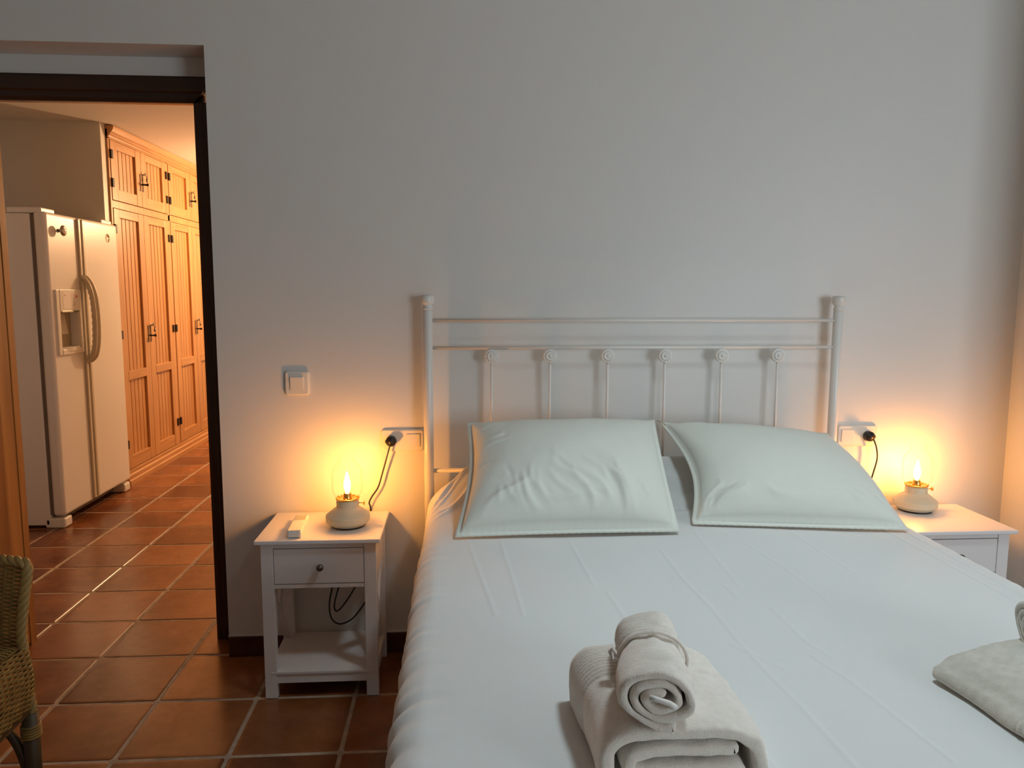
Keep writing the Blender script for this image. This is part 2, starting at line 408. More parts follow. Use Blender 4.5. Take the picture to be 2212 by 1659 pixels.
# mattress under its sheet: cross-section path swept along the bed
mat_o = thing('mattress', (.605, -1.03, .32), 'bed mattress under a pale grey-green cotton sheet', 'mattress')
XL, XR, ZT, RC = -.117, 1.351, .606, .062
def sec():
    pts = [(XL+.035, .335), (XL+.012, .37), (XL+.002, .42)]
    pts += [(XL, z) for z in np.linspace(.44, ZT-RC, 12)]
    pts += [(XL+RC-RC*math.cos(a), ZT-RC+RC*math.sin(a)) for a in np.linspace(0, PI/2, 16)[1:]]
    pts += [(x, ZT) for x in np.linspace(XL+RC, XR-RC, 420)[1:]]
    pts += [(XR-RC+RC*math.sin(a), ZT-RC+RC*math.cos(a)) for a in np.linspace(0, PI/2, 16)[1:]]
    pts += [(XR, z) for z in np.linspace(ZT-RC, .44, 12)[1:]]
    pts += [(XR-.002, .42), (XR-.012, .37), (XR-.035, .335)]
    return np.array(pts)
S = sec(); ys = np.concatenate([np.linspace(-2.03, -1.9, 6)[:-1], np.linspace(-1.9, -.60, 230)[:-1], np.linspace(-.60, -.085, 130)])
tgt = np.gradient(S, axis=0); tgt /= np.linalg.norm(tgt, axis=1)[:, None]; nrm = np.stack([-tgt[:, 1], tgt[:, 0]], 1)   # outward (left side -> -x, top -> +z)
P = np.zeros((len(ys), len(S), 3))
rng = np.random.RandomState(3)
ph = rng.rand(40)*6.28
ruck = np.zeros(len(ys))
for k in range(14):
    f = 52+k*9.1; ruck += np.sin(ys*f+ph[k])*(1.0/(1+k*.15))
ruck /= 4.0
ruck *= np.array([.55+1.1*max(-.4, noise.noise(Vector((float(q)*3.1, 4.2, 0)))) for q in ys])
CL = [[(.531, -.70), (.531, -.932), (.543, -1.087), (.543, -1.248), (.552, -1.389), (.562, -1.499), (.568, -1.70)], [(.615, -.965), (.621, -1.05)], [(.524, -1.265), (.548, -1.304), (.586, -1.366)],
      [(.673, -1.10), (.677, -1.266), (.698, -1.331)], [(.661, -1.32), (.685, -1.405), (.696, -1.48), (.715, -1.66)], [(.333, -1.0), (.345, -1.154)], [(.446, -1.614), (.461, -1.75)],
      [(.745, -.58), (.779, -.702), (.805, -.878), (.813, -1.079)], [(.666, -.574), (.647, -.989)], [(.944, -.591), (.963, -.979)], [(.108, -.623), (.125, -.928), (.131, -1.111)], [(.019, -.60), (.049, -.894), (.073, -1.107)],
      [(1.27, -.45), (1.275, -1.2)], [(1.22, -.55), (1.235, -1.1)], [(.30, -.62), (.31, -.95)]]
creases = [(*c[i], *c[i+1], .0042, .0045) for c in CL for i in range(len(c)-1)]
for j, y in enumerate(ys):
    x = S[:, 0].copy(); z = S[:, 1].copy()
    top = sstep(ZT-RC, ZT, z)                                     # 1 on the top
    edge = np.clip(1-np.abs(x-XL)/.12, 0, 1)**1.5 + .6*np.clip(1-np.abs(x-XR)/.16, 0, 1)**1.5
    # belly of the left side a little fuller towards the foot
    amp = edge*(.0060*ruck[j])*sstep(-.2, -.9, y)
    amp += np.where(x < .3, -.006*edge*sstep(-.75, -.45, y), 0)
    h = np.zeros(len(x))
    # long bolster under the sheet at the head
    prof = math.exp(-((y+.165)/.105)**2) if y < -.165 else 1.0-.25*sstep(-.165, -.085, y)
    bump = (.098*sstep(-.115, .05, x)+.036*sstep(.05, .30, x))*(1-sstep(1.16, 1.31, x))
    h += bump*prof
    cr = np.zeros(len(x))
    for (ax, ay, bx, by, A, wd) in creases:
        if not (min(ay, by)-.03 < y < max(ay, by)+.03): continue
        t = ((x-ax)*(bx-ax)+(y-ay)*(by-ay))/((bx-ax)**2+(by-ay)**2); tc = np.clip(t, 0, 1)
        d = np.hypot(x-ax-tc*(bx-ax), y-ay-tc*(by-ay)); cr = np.maximum(cr, .26*A*np.exp(-(d/wd)**2))
    h += cr
    # folds that climb from the left edge over the bolster
    for k, (c0, A, wd) in enumerate([(-.335, .006, .010), (-.305, .007, .010), (-.275, .006, .008), (-.36, .004, .012), (-.245, .005, .009), (-.40, .003, .012)]):
        d = (y-c0)-(x-XL)*.95-.03*np.sin((x-XL)*14+k)
        h += A*np.exp(-(d/wd)**2)*sstep(-.115, -.08, x)*(1-sstep(.05, .2, x))
    # gathers across the bolster between the pillows
    h += .004*math.sin(y*95)*np.exp(-((x-.67)/.12)**2)*(1 if -.40 < y < -.1 else 0)
    x = x+nrm[:, 0]*amp; z = z+nrm[:, 1]*amp+h*top
    # rounded ends
    e = 0
    if y < -1.95: e = ((-1.95-y)/.08)**2
    P[j, :, 0] = x; P[j, :, 1] = y; P[j, :, 2] = z-e*.05*top
for j in range(len(ys)):                                          # broad softness of the top
    for i in range(0, len(S)):
        if S[i, 1] > ZT-.002:
            xx = S[i, 0]; P[j, i, 2] += .0035*noise.noise(Vector((xx*3, ys[j]*3, 1.7)))+.0012*noise.noise(Vector((xx*11, ys[j]*6, 5.7)))
sh = MB().grid(P)
sh.f.append(tuple(range(len(S)))); sh.sm.append(False)
k0 = (len(ys)-1)*len(S); sh.f.append(tuple(k0+i for i in range(len(S)-1, -1, -1))); sh.sm.append(False)
part('fitted_sheet', sh, 'sheet', mat_o)
part('mattress_core', MB().box(-.05, 1.26, -1.95, -.10, .319, .52, .03, 3), 'tape', mat_o)

# ------------------------------------------------------------------ pillows
def pillow(name, BL, BR, TL, TR, label, tf, tb, seamL, seamR, sag, folds, seed, flange=.014):
    BL, BR, TL, TR = [np.array(p, float) for p in (BL, BR, TL, TR)]
    nu, nv = 110, 80
    Wd = np.linalg.norm(BR-BL); Hd = np.linalg.norm(TL-BL)
    fu, fv = flange/Wd, flange/Hd
    def lin(n, f):
        a = np.linspace(0, 1, n); a = .5-.5*np.cos(PI*a); a = .35*a+.65*np.linspace(0, 1, n)
        return np.concatenate([[-f, -f*.5], a, [1+f*.5, 1+f]])
    us, vs_ = lin(nu, fu), lin(nv, fv)
    nrmv = np.cross(BR-BL, TL-BL); nrmv /= np.linalg.norm(nrmv)
    ex = (BR-BL)/Wd; ey = (TL-BL)/Hd
    U, V = np.meshgrid(us, vs_, indexing='ij'); u = U[..., None]; v = V[..., None]
    Bs = (1-u)*(1-v)*BL+u*(1-v)*BR+(1-u)*v*TL+u*v*TR
    uc, vc = np.clip(U, 0, 1), np.clip(V, 0, 1)
    s = np.sin(PI*vc); s2 = np.sin(PI*uc)
    Bs = Bs+ex*((seamL*s*(1-uc)**2-seamR*s*uc**2)[..., None])+ey*((sag[0]*s2*(1-vc)**3-sag[1]*s2*vc**3)[..., None])
    tu = np.clip(1-(2*uc-1)**2, 0, 1); tv = np.clip(1-(2*vc-1)**2, 0, 1)
    t = (tu**.40)*(tv**.42)
    inside = ((U > 0) & (U < 1) & (V > 0) & (V < 1)).astype(float)
    belly = 1.0+.25*(.5-vc)*2*.7
    wr = np.zeros_like(U)
    for (u0, v0, u1, v1, A, wd) in folds:
        dx, dy = (u1-u0)*Wd, (v1-v0)*Hd; px, py = (uc-u0)*Wd, (vc-v0)*Hd
        q = np.clip((px*dx+py*dy)/(dx*dx+dy*dy), 0, 1)
        bend = .012*np.sin(q*PI*1.3+u0*9)
        d = (px*dy-py*dx)/math.hypot(dx, dy)+bend; dl_ = np.hypot(px-q*dx, py-q*dy)
        side = np.where((q > 0) & (q < 1), np.abs(d), dl_)
        wr += A*np.exp(-(side/wd)**2)*np.sin(PI*np.clip(q, .04, .96))**.6
    nz = np.array([[noise.noise(Vector((a*5+seed, b*4, .3)))*.0030+noise.noise(Vector((a*14, b*9+seed, 2.3)))*.0012 for b in vs_] for a in us])
    hf = (tf*t*belly+(wr+nz)*np.clip(t*2.2, 0, 1))*inside+.0016
    hb = (tb*t*(.45+.55*vc))*inside+.0016
    F = Bs+nrmv*hf[..., None]; B = Bs-nrmv*hb[..., None]
    rip = .0007*np.sin(U*190)*(1-inside)*(V < .5)
    F = F+nrmv*rip[..., None]; B = B+nrmv*rip[..., None]
    mb = MB().grid(F).grid(B); nU, nV = U.shape; k = nU*nV
    per = [(i, 0) for i in range(nU)]+[(nU-1, j) for j in range(1, nV)]+[(i, nV-1) for i in range(nU-2, -1, -1)]+[(0, j) for j in range(nV-2, 0, -1)]
    ids = [i*nV+j for i, j in per]
    for a in range(len(ids)):
        b = (a+1) % len(ids); mb.f.append((ids[a], ids[b], k+ids[b], k+ids[a])); mb.sm.append(False)
    c = (BL+BR+TL+TR)/4
    return single(name, mb, 'pillow', (c[0], c[1], BL[2]), label, 'pillow', 'pillows at the head of the bed')
frng = random.Random(11)
def fan(n, ur, vr, du, dv, A, wd):
    out = []
    for _ in range(n):
        u0, v0 = frng.uniform(*ur), frng.uniform(*vr)
        out.append((u0, v0, u0+frng.uniform(*du), max(.02, v0+frng.uniform(*dv)), frng.choice((1, 1, -1))*frng.uniform(*A), frng.uniform(*wd)))
    return out
foldL = fan(16, (.14, .80), (.26, .50), (.07, .17), (-.36, -.18), (.004, .009), (.006, .010)) + fan(8, (.02, .05), (.25, .85), (.08, .16), (.03, .10), (.004, .007), (.006, .009)) + fan(10, (.06, .9), (.10, .22), (.06, .14), (-.12, -.05), (.003, .006), (.005, .008)) + [(.10, .06, .30, .24, .007, .012), (.42, .46, .60, .10, .006, .012), (.62, .46, .80, .12, .007, .013)]
pillow('pillow', (.000, -.592, .622), (.602, -.588, .624), (.036, -.160, .850), (.640, -.150, .852), 'left pillow, pale sage cotton with deep diagonal creases near its lower edge', .118, .070, .022, .004, (.004, .020), foldL, 2.0)
foldR = fan(9, (.04, .10), (.04, .08), (.03, .16), (.08, .18), (.004, .008), (.004, .007)) + fan(8, (.3, .9), (.10, .22), (.08, .16), (-.1, -.05), (.002, .005), (.006, .010)) + [(.03, .04, .10, .24, .008, .009), (.06, .03, .17, .20, -.006, .010), (.10, .04, .24, .16, .006, .012), (.55, .22, .85, .10, .004, .016), (.35, .16, .60, .06, .003, .014), (.02, .94, .3, .88, .005, .012), (.6, .10, .98, .06, .004, .012)]
pillow('pillow', (.690, -.515, .622), (1.258, -.605, .622), (.690, -.150, .842), (1.228, -.190, .808), 'right pillow, smooth pale sage cotton with an open gap along its left seam', .108, .078, .046, -.012, (.000, .006), foldR, 5.0)

tie = MB().tube(smooth_path([(.6565, -.164, .861), (.668, -.160, .856), (.680, -.156, .850), (.690, -.152, .843)], 6), .0012, 6)
part('corner_thread', tie, 'braid', D.objects['pillow.001'], label='thin brown thread at the corner')

# ------------------------------------------------------------------ towels
def rounded(pts, r=.012, n=6):
    """round the corners of an open 2-D polyline and resample it"""
    out = [np.array(pts[0], float)]
    for i in range(1, len(pts)-1):
        p0, p1, p2 = [np.array(q, float) for q in (pts[i-1], pts[i], pts[i+1])]
        a = (p0-p1); b = (p2-p1); la, lb = np.linalg.norm(a), np.linalg.norm(b); q = min(r, la*.49, lb*.49)
        A, B = p1+a/la*q, p1+b/lb*q
        for t in np.linspace(0, 1, n): out.append((1-t)**2*A+2*t*(1-t)*p1+t*t*B)
    out.append(np.array(pts[-1], float)); out = np.array(out)
    d = np.r_[0, np.cumsum(np.linalg.norm(np.diff(out, axis=0), axis=1))]
    m = max(20, int(d[-1]/.006)); s = np.linspace(0, d[-1], m)
    return np.stack([np.interp(s, d, out[:, 0]), np.interp(s, d, out[:, 1])], 1)
def ribbon(mb, path, t, stations, warp, rib=None):
    """sweep a flat strip of thickness t whose section runs along path; warp(p2d, s) -> point"""
    T = np.gradient(path, axis=0); T /= np.linalg.norm(T, axis=1)[:, None]; Nn = np.stack([-T[:, 1], T[:, 0]], 1)
    n = len(path); capn = 4
    rows = []
    for s, th in stations:
        tt = t*th/2
        off = tt*np.ones(n)
        amp = rib(s) if rib else 0
        L = path+Nn*(off+amp)[:, None]; R = path-Nn*(off+amp*.0)[:, None]
        e1 = [path[-1]+T[-1]*tt*math.sin(a)+Nn[-1]*tt*math.cos(a) for a in np.linspace(0, PI, capn+2)[1:-1]]
        e0 = [path[0]-T[0]*tt*math.sin(a)-Nn[0]*tt*math.cos(a) for a in np.linspace(0, PI, capn+2)[1:-1]]
        ring = list(L)+e1+list(R[::-1])+e0
        rows.append([warp(p, s) for p in ring])
    rows = np.array(rows); m = rows.shape[1]
    rr = np.concatenate([rows, rows[:, :1]], axis=1)
    mb.grid(rr)
    k0 = len(mb.v)-rr.shape[0]*rr.shape[1]; q = rr.shape[1]
    for base_, flip in ((k0, 0), (k0+(len(stations)-1)*q, 1)):
        for i in range(n-1):
            f = (base_+i, base_+i+1, base_+2*n+capn-2-i, base_+2*n+capn-1-i)
            mb.f.append(f if flip else f[::-1]); mb.sm.append(True)
        f = tuple(base_+n-1+i for i in range(capn+2)); mb.f.append(f); mb.sm.append(True)
        f = tuple(base_+2*n+capn-1+i for i in range(capn+1)); mb.f.append(f); mb.sm.append(True)
def stations(L, n, dens=None):
    s = np.linspace(0, 1, n); e = .011/L
    return [(-e*.05, .45), (e*.12, .78), (e*.45, .95)]+[(x, 1.0) for x in np.linspace(e, 1-e, n)]+[(1-e*.45, .95), (1-e*.12, .78), (1+e*.05, .45)]

def folded_towel(loc, rz, Wd, L, H, m, label, ribs, seed, n=210, tilt=0):
    mb = MB(); ca, sa = math.cos(rz), math.sin(rz)
    layers = 3 if H > .09 else 2
    t = .021
    def warp(p, s):
        x, z = p; y = s*L
        z = z*(1-.10*(abs(2*s-1)**3))
        x = x+.006*noise.noise(Vector((s*3, z*20, seed)))
        nz = .004*noise.noise(Vector((x*14, y*14, z*14+seed)))+.0016*noise.noise(Vector((x*60, y*60, z*60+seed)))
        z = max(.0008, z+nz+tilt*x*(z/H)); x = x+nz*.6; y = y+.006*noise.noise(Vector((x*9+seed, z*25, 1)))
        return (loc[0]+ca*x-sa*y, loc[1]+sa*x+ca*y, loc[2]+z)
    rb = (lambda s: .0032*(math.sin((s-ribs[0])*L/.0105*PI)**2)*(1 if ribs[0] < s < ribs[1] else 0)-(.0015 if ribs[0]-.01 < s < ribs[1]+.01 else 0)) if ribs else None
    h = Wd/2
    # outer cover: up one side, over the top and down the other
    ribbon(mb, rounded([(-h+.004, t*.55), (-h, H-.030), (-h+.022, H-t*.5), (0, H-t*.5+.004), (h-.030, H-t*.55), (h+.004, H-.034), (h+.010, H*.45), (h+.012, t*.6)], .028), t, stations(L, n), warp, rb)
    # inner folds, a loop per layer
    zi = H-t*1.7
    if layers == 3:
        ribbon(mb, rounded([(h-.030, zi-.004), (-.02, zi-.001), (-h+.034, zi-.006), (-h+.030, zi-.028), (h-.022, zi-.032), (h-.016, zi-.052), (-h+.028, zi-.055)], .016), t*.92, stations(L*.99, 24), warp)
    else:
        ribbon(mb, rounded([(h-.024, zi-.002), (-h+.030, zi-.004), (-h+.026, zi-.022), (h-.02, zi-.024)], .014), t*.85, stations(L*.99, 24), warp)
    return single('folded_towel', mb, m, loc, label, 'towel', 'folded bath towels on the bed')

def rolled_towel(A, B, ax, az, m, label, seed, waist, ribend, tab=True):
    A, B = Vector(A), Vector(B); L = (B-A).length; d = (B-A).normalized(); xr = d.cross(Vector((0, 0, 1))).normalized(); ur = xr.cross(d)
    t = .0115; turns = 2.6
    path = []
    for q in np.linspace(0, 1, 120):
        a = -PI*.42-q*turns*2*PI; rr = 1-.80*q*1.0
        path.append((rr*math.cos(a)*ax-(.10*ax*q), rr*math.sin(a)*az))
    path = np.array(path); path[:, 1] += .05*az*np.sin(path[:, 0]/ax*3)
    mb = MB()
    def scl(s): return 1-.13*math.exp(-((s-waist)/.06)**2)+.16*(1-s)-.07+.02*math.sin(s*9)
    def warp(p, s):
        k = scl(s); x, z = p[0]*k, p[1]*k-.16*p[0]*(1-s)
        nz = .0055*noise.noise(Vector((x*22, s*5, z*22+seed)))+.0012*noise.noise(Vector((x*90, s*40, z*90+seed)))
        pk = math.exp(-((s-waist)/.07)**2)
        r_ = 1+.05*pk*math.sin(7*math.atan2(z, x)+seed)
        P_ = A+d*(s*L)+xr*(x*r_+nz)+ur*(z*r_+nz+az)
        return tuple(P_)
    rb = lambda s: (.0028*math.sin(s*L/.0105*PI)**2 if (s > ribend) else 0)
    ribbon(mb, path, t, stations(L, 150), warp, rb)
    root = thing('rolled_towel', tuple(A), label, 'towel', 'rolled hand towels')
    part('terry_cloth', mb, m, root)
    # cord that ties the waist
    k = scl(waist); pts = []
    for q in range(40):
        a = 2*PI*q/40; pts.append(A+d*(waist*L+.006*math.sin(a))+xr*(math.cos(a)*(ax*k+t*.62))+ur*(math.sin(a)*(az*k+t*.62)+az))
    tie = MB().tube(pts, .0028, 8, closed=True)
    c0 = pts[20]
    tie.tube([c0, c0-xr*.008+d*.012+ur*.008, c0-xr*.012+d*.020, c0-xr*.006+d*.012-ur*.010, c0+ur*.0-d*.002], .0030, 8)
    part('tie_loop', tie, m, root)
    # hanging tab at the near end
    e = A+ur*az
    if tab: part('hanging_tab', MB().tube([e-d*.012+xr*(-.017)+ur*.010, e-d*.016+xr*(-.010)+ur*.010, e-d*.016+xr*.008+ur*.005, e-d*.015+xr*.015+ur*.0, e-d*.004+xr*.012-ur*.006], .0036, 8), 'tape', root, label='white hanging tab')
    return root

folded_towel((.298, -1.712, ZT+.002), .03, .206, .262, .106, 'towel', 'thick folded bath towel under the tied rolled towel, middle of the bed', (.53, .93), 1.3)
rolled_towel((.262, -1.728, ZT+.112), (.293, -1.520, ZT+.108), .050, .037, 'towel', 'beige hand towel rolled and tied at its waist, lying on the thick folded towel', 3.3, .57, .60)
folded_towel((.972, -1.405, ZT+.002), PI+.13, .245, .33, .060, 'towel2', 'flat folded bath towel at the right edge of the picture', (.55, .95), 4.1, tilt=-.10)
rolled_towel((.992, -1.438, ZT+.066), (1.235, -1.50, ZT+.066), .046, .035, 'towel2', 'greyish rolled hand towel cut off by the right edge of the picture', 6.1, .45, 2, False)

# ------------------------------------------------------------------ nightstands
def nightstand(cx, yb, label):
    """cx: middle, yb: back edge of the top"""
    r = thing('nightstand', (cx, yb-.16, 0), label, 'nightstand', 'white nightstands beside the bed')
    X = lambda a: cx+a
    Y = lambda a: yb-a                                   # a = distance in front of the back edge
    part('table_top', MB().box(X(-.193), X(.193), Y(.315), Y(0), .509, .522, .0025), 'whitelac', r)
    for sx in (-1, 1):
        a, b = sorted((X(sx*.178), X(sx*.140)))
        part('leg', MB().box(a, b, Y(.297), Y(.272), 0, .509, .0015), 'whitelac', r)
        part('leg', MB().box(a, b, Y(.035), Y(.010), 0, .509, .0015), 'whitelac', r)
        xs = X(sx*.165)
        part('side_panel', MB().box(xs-.006, xs+.006, Y(.272), Y(.035), .370, .509), 'whitelac', r)
        part('side_rail', MB().box(xs-.008, xs+.008, Y(.272), Y(.035), .050, .088), 'whitelac', r)
        part('cross_brace', MB().beam((xs-.003, Y(.270), .090), (xs-.003, Y(.037), .368), .012, .034, (1, 0, 0)).beam((xs+.003, Y(.270), .368), (xs+.003, Y(.037), .090), .012, .034, (1, 0, 0)) if False else
             MB().beam((xs, Y(.270), .100), (xs, Y(.037), .360), .034, .010, (1, 0, 0)).beam((xs, Y(.270), .360), (xs, Y(.037), .100), .034, .0102, (1, 0, 0)), 'whitelac', r)
    part('back_rail', MB().box(X(-.14), X(.14), Y(.026), Y(.014), .372, .509), 'whitelac', r)
    part('front_rail', MB().box(X(-.14), X(.14), Y(.294), Y(.276), .361, .374, .001).box(X(-.14), X(.14), Y(.294), Y(.276), .491, .509, .001), 'whitelac', r)
    part('shelf', MB().box(X(-.158), X(.158), Y(.298), Y(.012), .079, .088, .001), 'whitelac', r)
    part('lower_rail', MB().box(X(-.14), X(.14), Y(.294), Y(.278), .049, .0785, .001), 'whitelac', r)
    dr = part('drawer', MB().box(X(-.1385), X(.1385), Y(.2955), Y(.280), .3765, .4885, .001).box(X(-.135), X(.135), Y(.28), Y(.04), .380, .388).box(X(-.135), X(-.127), Y(.28), Y(.04), .388, .47).box(X(.127), X(.135), Y(.28), Y(.04), .388, .47), 'whitelac', r)
    part('knob', MB().lathe([(.0, -.3245+.0), (.007, -.3235), (.0105, -.320), (.0115, -.315), (.0095, -.3095), (.005, -.307), (.0045, -.296)], (X(.006), yb-.0, .434), 20, 'y'), 'steel', dr, label='dark metal knob')
    return r
nightstand(-.442, -.010, 'white nightstand with drawer and open shelf left of the bed, holding the remote')
nightstand(1.614, -.044, 'white nightstand half hidden behind the right side of the bed')

# ------------------------------------------------------------------ lamps
def table_lamp(x, y, label, power):
    z = .5225
    r = thing('table_lamp', (x, y, z), label, 'lamp', 'glass table lamps on the nightstands')
    part('foot_ring', MB().lathe([(.0525, z), (.0535, z+.0005), (.0535, z+.005), (.050, z+.005)], (x, y, 0), 40), 'black', r, label='black foot ring')
    part('lamp_base', MB().lathe([(.052, z+.005), (.0562, z+.0056), (.0568, z+.0060), (.0703, z+.0172), (.0711, z+.0180), (.0713, z+.0190), (.0713, z+.0365), (.0710, z+.0376), (.0700, z+.0384), (.0470, z+.0568), (.0415, z+.0600), (.0376, z+.0632), (.0364, z+.0660), (.0362, z+.0680),
                                  (.0362, z+.087), (.0350, z+.088), (.030, z+.0855)], (x, y, 0), 56), 'enamel', r)
    cl = part('collar', MB().lathe([(.030, z+.084), (.0365, z+.088), (.0392, z+.091), (.0400, z+.094), (.0380, z+.0945), (.0345, z+.0905), (.022, z+.0905), (.0, z+.0905)], (x, y, 0), 48), 'brass', r, label='brass gallery ring')
    for k in range(6):
        a = PI/6+k*PI/3
        part('vent_clip', MB().lathe([(.0032, 0), (.0032, .006), (.001, .007)], (x+.0345*math.cos(a), y+.0345*math.sin(a), z+.0905), 8), 'brass', cl)
    part('socket', MB().lathe([(.014, z+.0905), (.0145, z+.093), (.0130, z+.096), (.0122, z+.108), (.0105, z+.110)], (x, y, 0), 28), 'brass', r)
    b = part('bulb', MB().lathe([(.0050, z+.1095), (.0055, z+.113), (.0080, z+.119), (.0100, z+.126), (.0108, z+.134), (.0100, z+.145), (.0078, z+.156), (.0048, z+.167), (.0024, z+.176), (.0, z+.181)], (x, y, 0), 20), 'bulb', r, label='glowing candle bulb')
    part('glass_shade', MB().lathe([(.0345, z+.093), (.0400, z+.099), (.0465, z+.108), (.0497, z+.118), (.0505, z+.130), (.0505, z+.172), (.0490, z+.184), (.0430, z+.197), (.0330, z+.209), (.0262, z+.217), (.0243, z+.222), (.0243, z+.231), (.0248, z+.2335)][::1], (x, y, 0), 48), 'glass', r, label='clear glass chimney').data.polygons
    part('glass_rim', MB().tube([(x+.0246*math.cos(a), y+.0246*math.sin(a), z+.2335) for a in np.linspace(0, 2*PI, 41)[:-1]], .0010, 8, closed=True), 'glass', r)
    part('switch_knob', MB().tube([(x+.036, y-.004, z+.077), (x+.053, y-.006, z+.077)], .0016, 8).tube([(x+.053, y-.006, z+.077), (x+.056, y-.0063, z+.077)], .0072, 14), 'brass', r)
    return r
for rr in (table_lamp(-.368, -.176, 'cream table lamp with clear glass chimney on the left nightstand, beside the remote', 1), table_lamp(1.607, -.112, 'cream table lamp with clear glass chimney on the right nightstand', 1)):
    for c in kids(rr):
        if c.name.startswith('glass_shade'):            # a lathe closes its open ends: the chimney has none
            bm = bmesh.new(); bm.from_mesh(c.data)
            bmesh.ops.delete(bm, geom=[f for f in bm.faces if len(f.verts) > 4], context='FACES'); bm.to_mesh(c.data); bm.free()

# ------------------------------------------------------------------ switches, sockets, cords
def plate(mb, x0, x1, z0, z1, r=.010, d=.011):
    def ring(ins, y):
        out = []
        for cx, cz, a0 in ((x1-r, z1-r, 0), (x0+r, z1-r, 90), (x0+r, z0+r, 180), (x1-r, z0+r, 270)):
            for k in range(5):
                a = math.radians(a0+k*22.5); q = max(r-ins, .001); out.append((cx+q*math.cos(a)+0, y, cz+q*math.sin(a)))
        return out
    rows = np.array([ring(0, -.0002), ring(.0002, -d*.55), ring(.0025, -d*.9), ring(.006, -d)])
    rows = np.concatenate([rows, rows[:, :1]], 1); mb.grid(rows)
    n = rows.shape[1]; k0 = len(mb.v)-4*n; mb.f.append(tuple(k0+3*n+i for i in range(n-1))); mb.sm.append(False)
    return mb
sw = thing('light_switch', (-.5545, 0, .974), 'single white light switch on the wall above the left nightstand', 'light switch')
part('frame', plate(MB(), -.596, -.513, .932, 1.016), 'plastic', sw)
part('rocker', MB().box(-.5775, -.5315, -.0135, -.010, .9510, .9970, .0006).add([(-.5755, -.0135, .953), (-.5335, -.0135, .953), (-.5335, -.0182, .995), (-.5755, -.0182, .995), (-.5755, -.0130, .996), (-.5335, -.0130, .996)], [(0, 1, 2, 3), (3, 2, 5, 4), (0, 3, 4), (1, 5, 2)]), 'plastic', sw)
def outlet(x0, plug_left, label):
    x1 = x0+.150; z0, z1 = .733, .811; zc = .772
    r = thing('wall_outlet', ((x0+x1)/2, 0, zc), label, 'wall outlet', 'double wall plates beside the headboard')
    part('frame', plate(MB(), x0, x1, z0, z1, .012), 'plastic', r)
    xa, xb = x0+.036, x0+.112
    xs, xr = (xa, xb) if plug_left else (xb, xa)
    part('rocker', MB().box(xr-.0225, xr+.0225, -.0145, -.0095, zc-.0225, zc+.0225, .0008), 'plastic', r)
    part('socket', MB().box(xs-.0225, xs+.0225, -.0118, -.0095, zc-.0225, zc+.0225, .0006).lathe([(.0205, -.0118), (.0205, -.0138), (.0188, -.0138), (.0180, -.0124), (.0, -.0124)], (xs, 0, zc), 28, 'y'), 'plastic', r)
    return xs, zc
pL = outlet(-.274, True, 'double wall plate between the left nightstand lamp and the headboard')
pR = outlet(1.362, False, 'double wall plate right of the headboard')
def plug_mb(xs, zc):
    mb = MB().lathe([(.0, -.0130), (.0170, -.0130), (.0180, -.016), (.0180, -.030), (.0165, -.034), (.0105, -.036), (.0085, -.040), (.0, -.041)], (xs, 0, zc), 26, 'y')
    mb.box(xs-.0195, xs+.0195, -.034, -.020, zc-.0055, zc+.0055, .003)
    return mb
c = thing('power_cord', (pL[0], -.02, pL[1]), 'black power cord plugged in left of the headboard, looping behind the nightstand shelf', 'power cord', 'black lamp cords')
Yc = -.026
part('cable', MB().tube(smooth_path([(pL[0]+.002, -.036, pL[1]-.004), (pL[0]-.004, -.034, pL[1]-.018), (-.253, -.030, .716), (-.268, Yc, .664), (-.284, Yc, .612), (-.306, Yc, .578), (-.316, Yc, .556), (-.314, -.006, .528), (-.316, -.0045, .44), (-.330, -.012, .35), (-.370, Yc, .255),
     (-.415, Yc, .185), (-.4385, Yc, .166), (-.4445, Yc, .190), (-.428, Yc, .255), (-.405, -.012, .33), (-.395, -.0045, .38), (-.410, -.0045, .40), (-.430, -.010, .33), (-.4500, Yc, .255), (-.4620, Yc, .190), (-.4560, Yc, .140), (-.4280, Yc, .118), (-.385, Yc, .135), (-.345, Yc, .185), (-.318, Yc, .240), (-.300, -.016, .33), (-.300, -.0045, .42), (-.310, -.0045, .50), (-.322, -.0050, .519)], 10), .0029, 8), 'black', c)
part('plug', plug_mb(*pL), 'black', c)
c = thing('power_cord', (pR[0], -.02, pR[1]), 'black power cord hanging from the wall plate right of the headboard', 'power cord', 'black lamp cords')
part('cable', MB().tube(smooth_path([(pR[0]+.004, -.036, pR[1]-.004), (pR[0]+.012, -.036, pR[1]-.014), (1.497, -.036, .728), (1.502, -.034, .690), (1.492, -.032, .640), (1.482, -.030, .590), (1.480, -.030, .530), (1.482, -.022, .42), (1.50, -.022, .30)], 10), .0029, 8), 'black', c)
part('plug', plug_mb(*pR), 'black', c)

# remote control
rc = thing('remote_control', (-.522, -.208, .5225), 'white air conditioner remote lying on the left nightstand', 'remote control')
def rmb():
    return MB().box(-.0215, .0215, -.094, .094, .001, .0215, .005, 3)
b = part('body', rmb(), 'plastic', rc, off=(0, 0, 0))
part('display', MB().box(-.0165, .0165, .030, .082, .0214, .0220, .0003), 'display', rc, off=(0, 0, 0), label='grey display')
part('flip_cover', MB().box(-.0200, .0200, -.090, .018, .0212, .0240, .001), 'plastic', rc, off=(0, 0, 0))
for k in range(3): part('button', MB().box(-.013+k*.0095, -.006+k*.0095, .021, .026, .0213, .0236, .0008), 'rgrey', rc, off=(0, 0, 0))
rc.rotation_euler = (0, 0, .06)

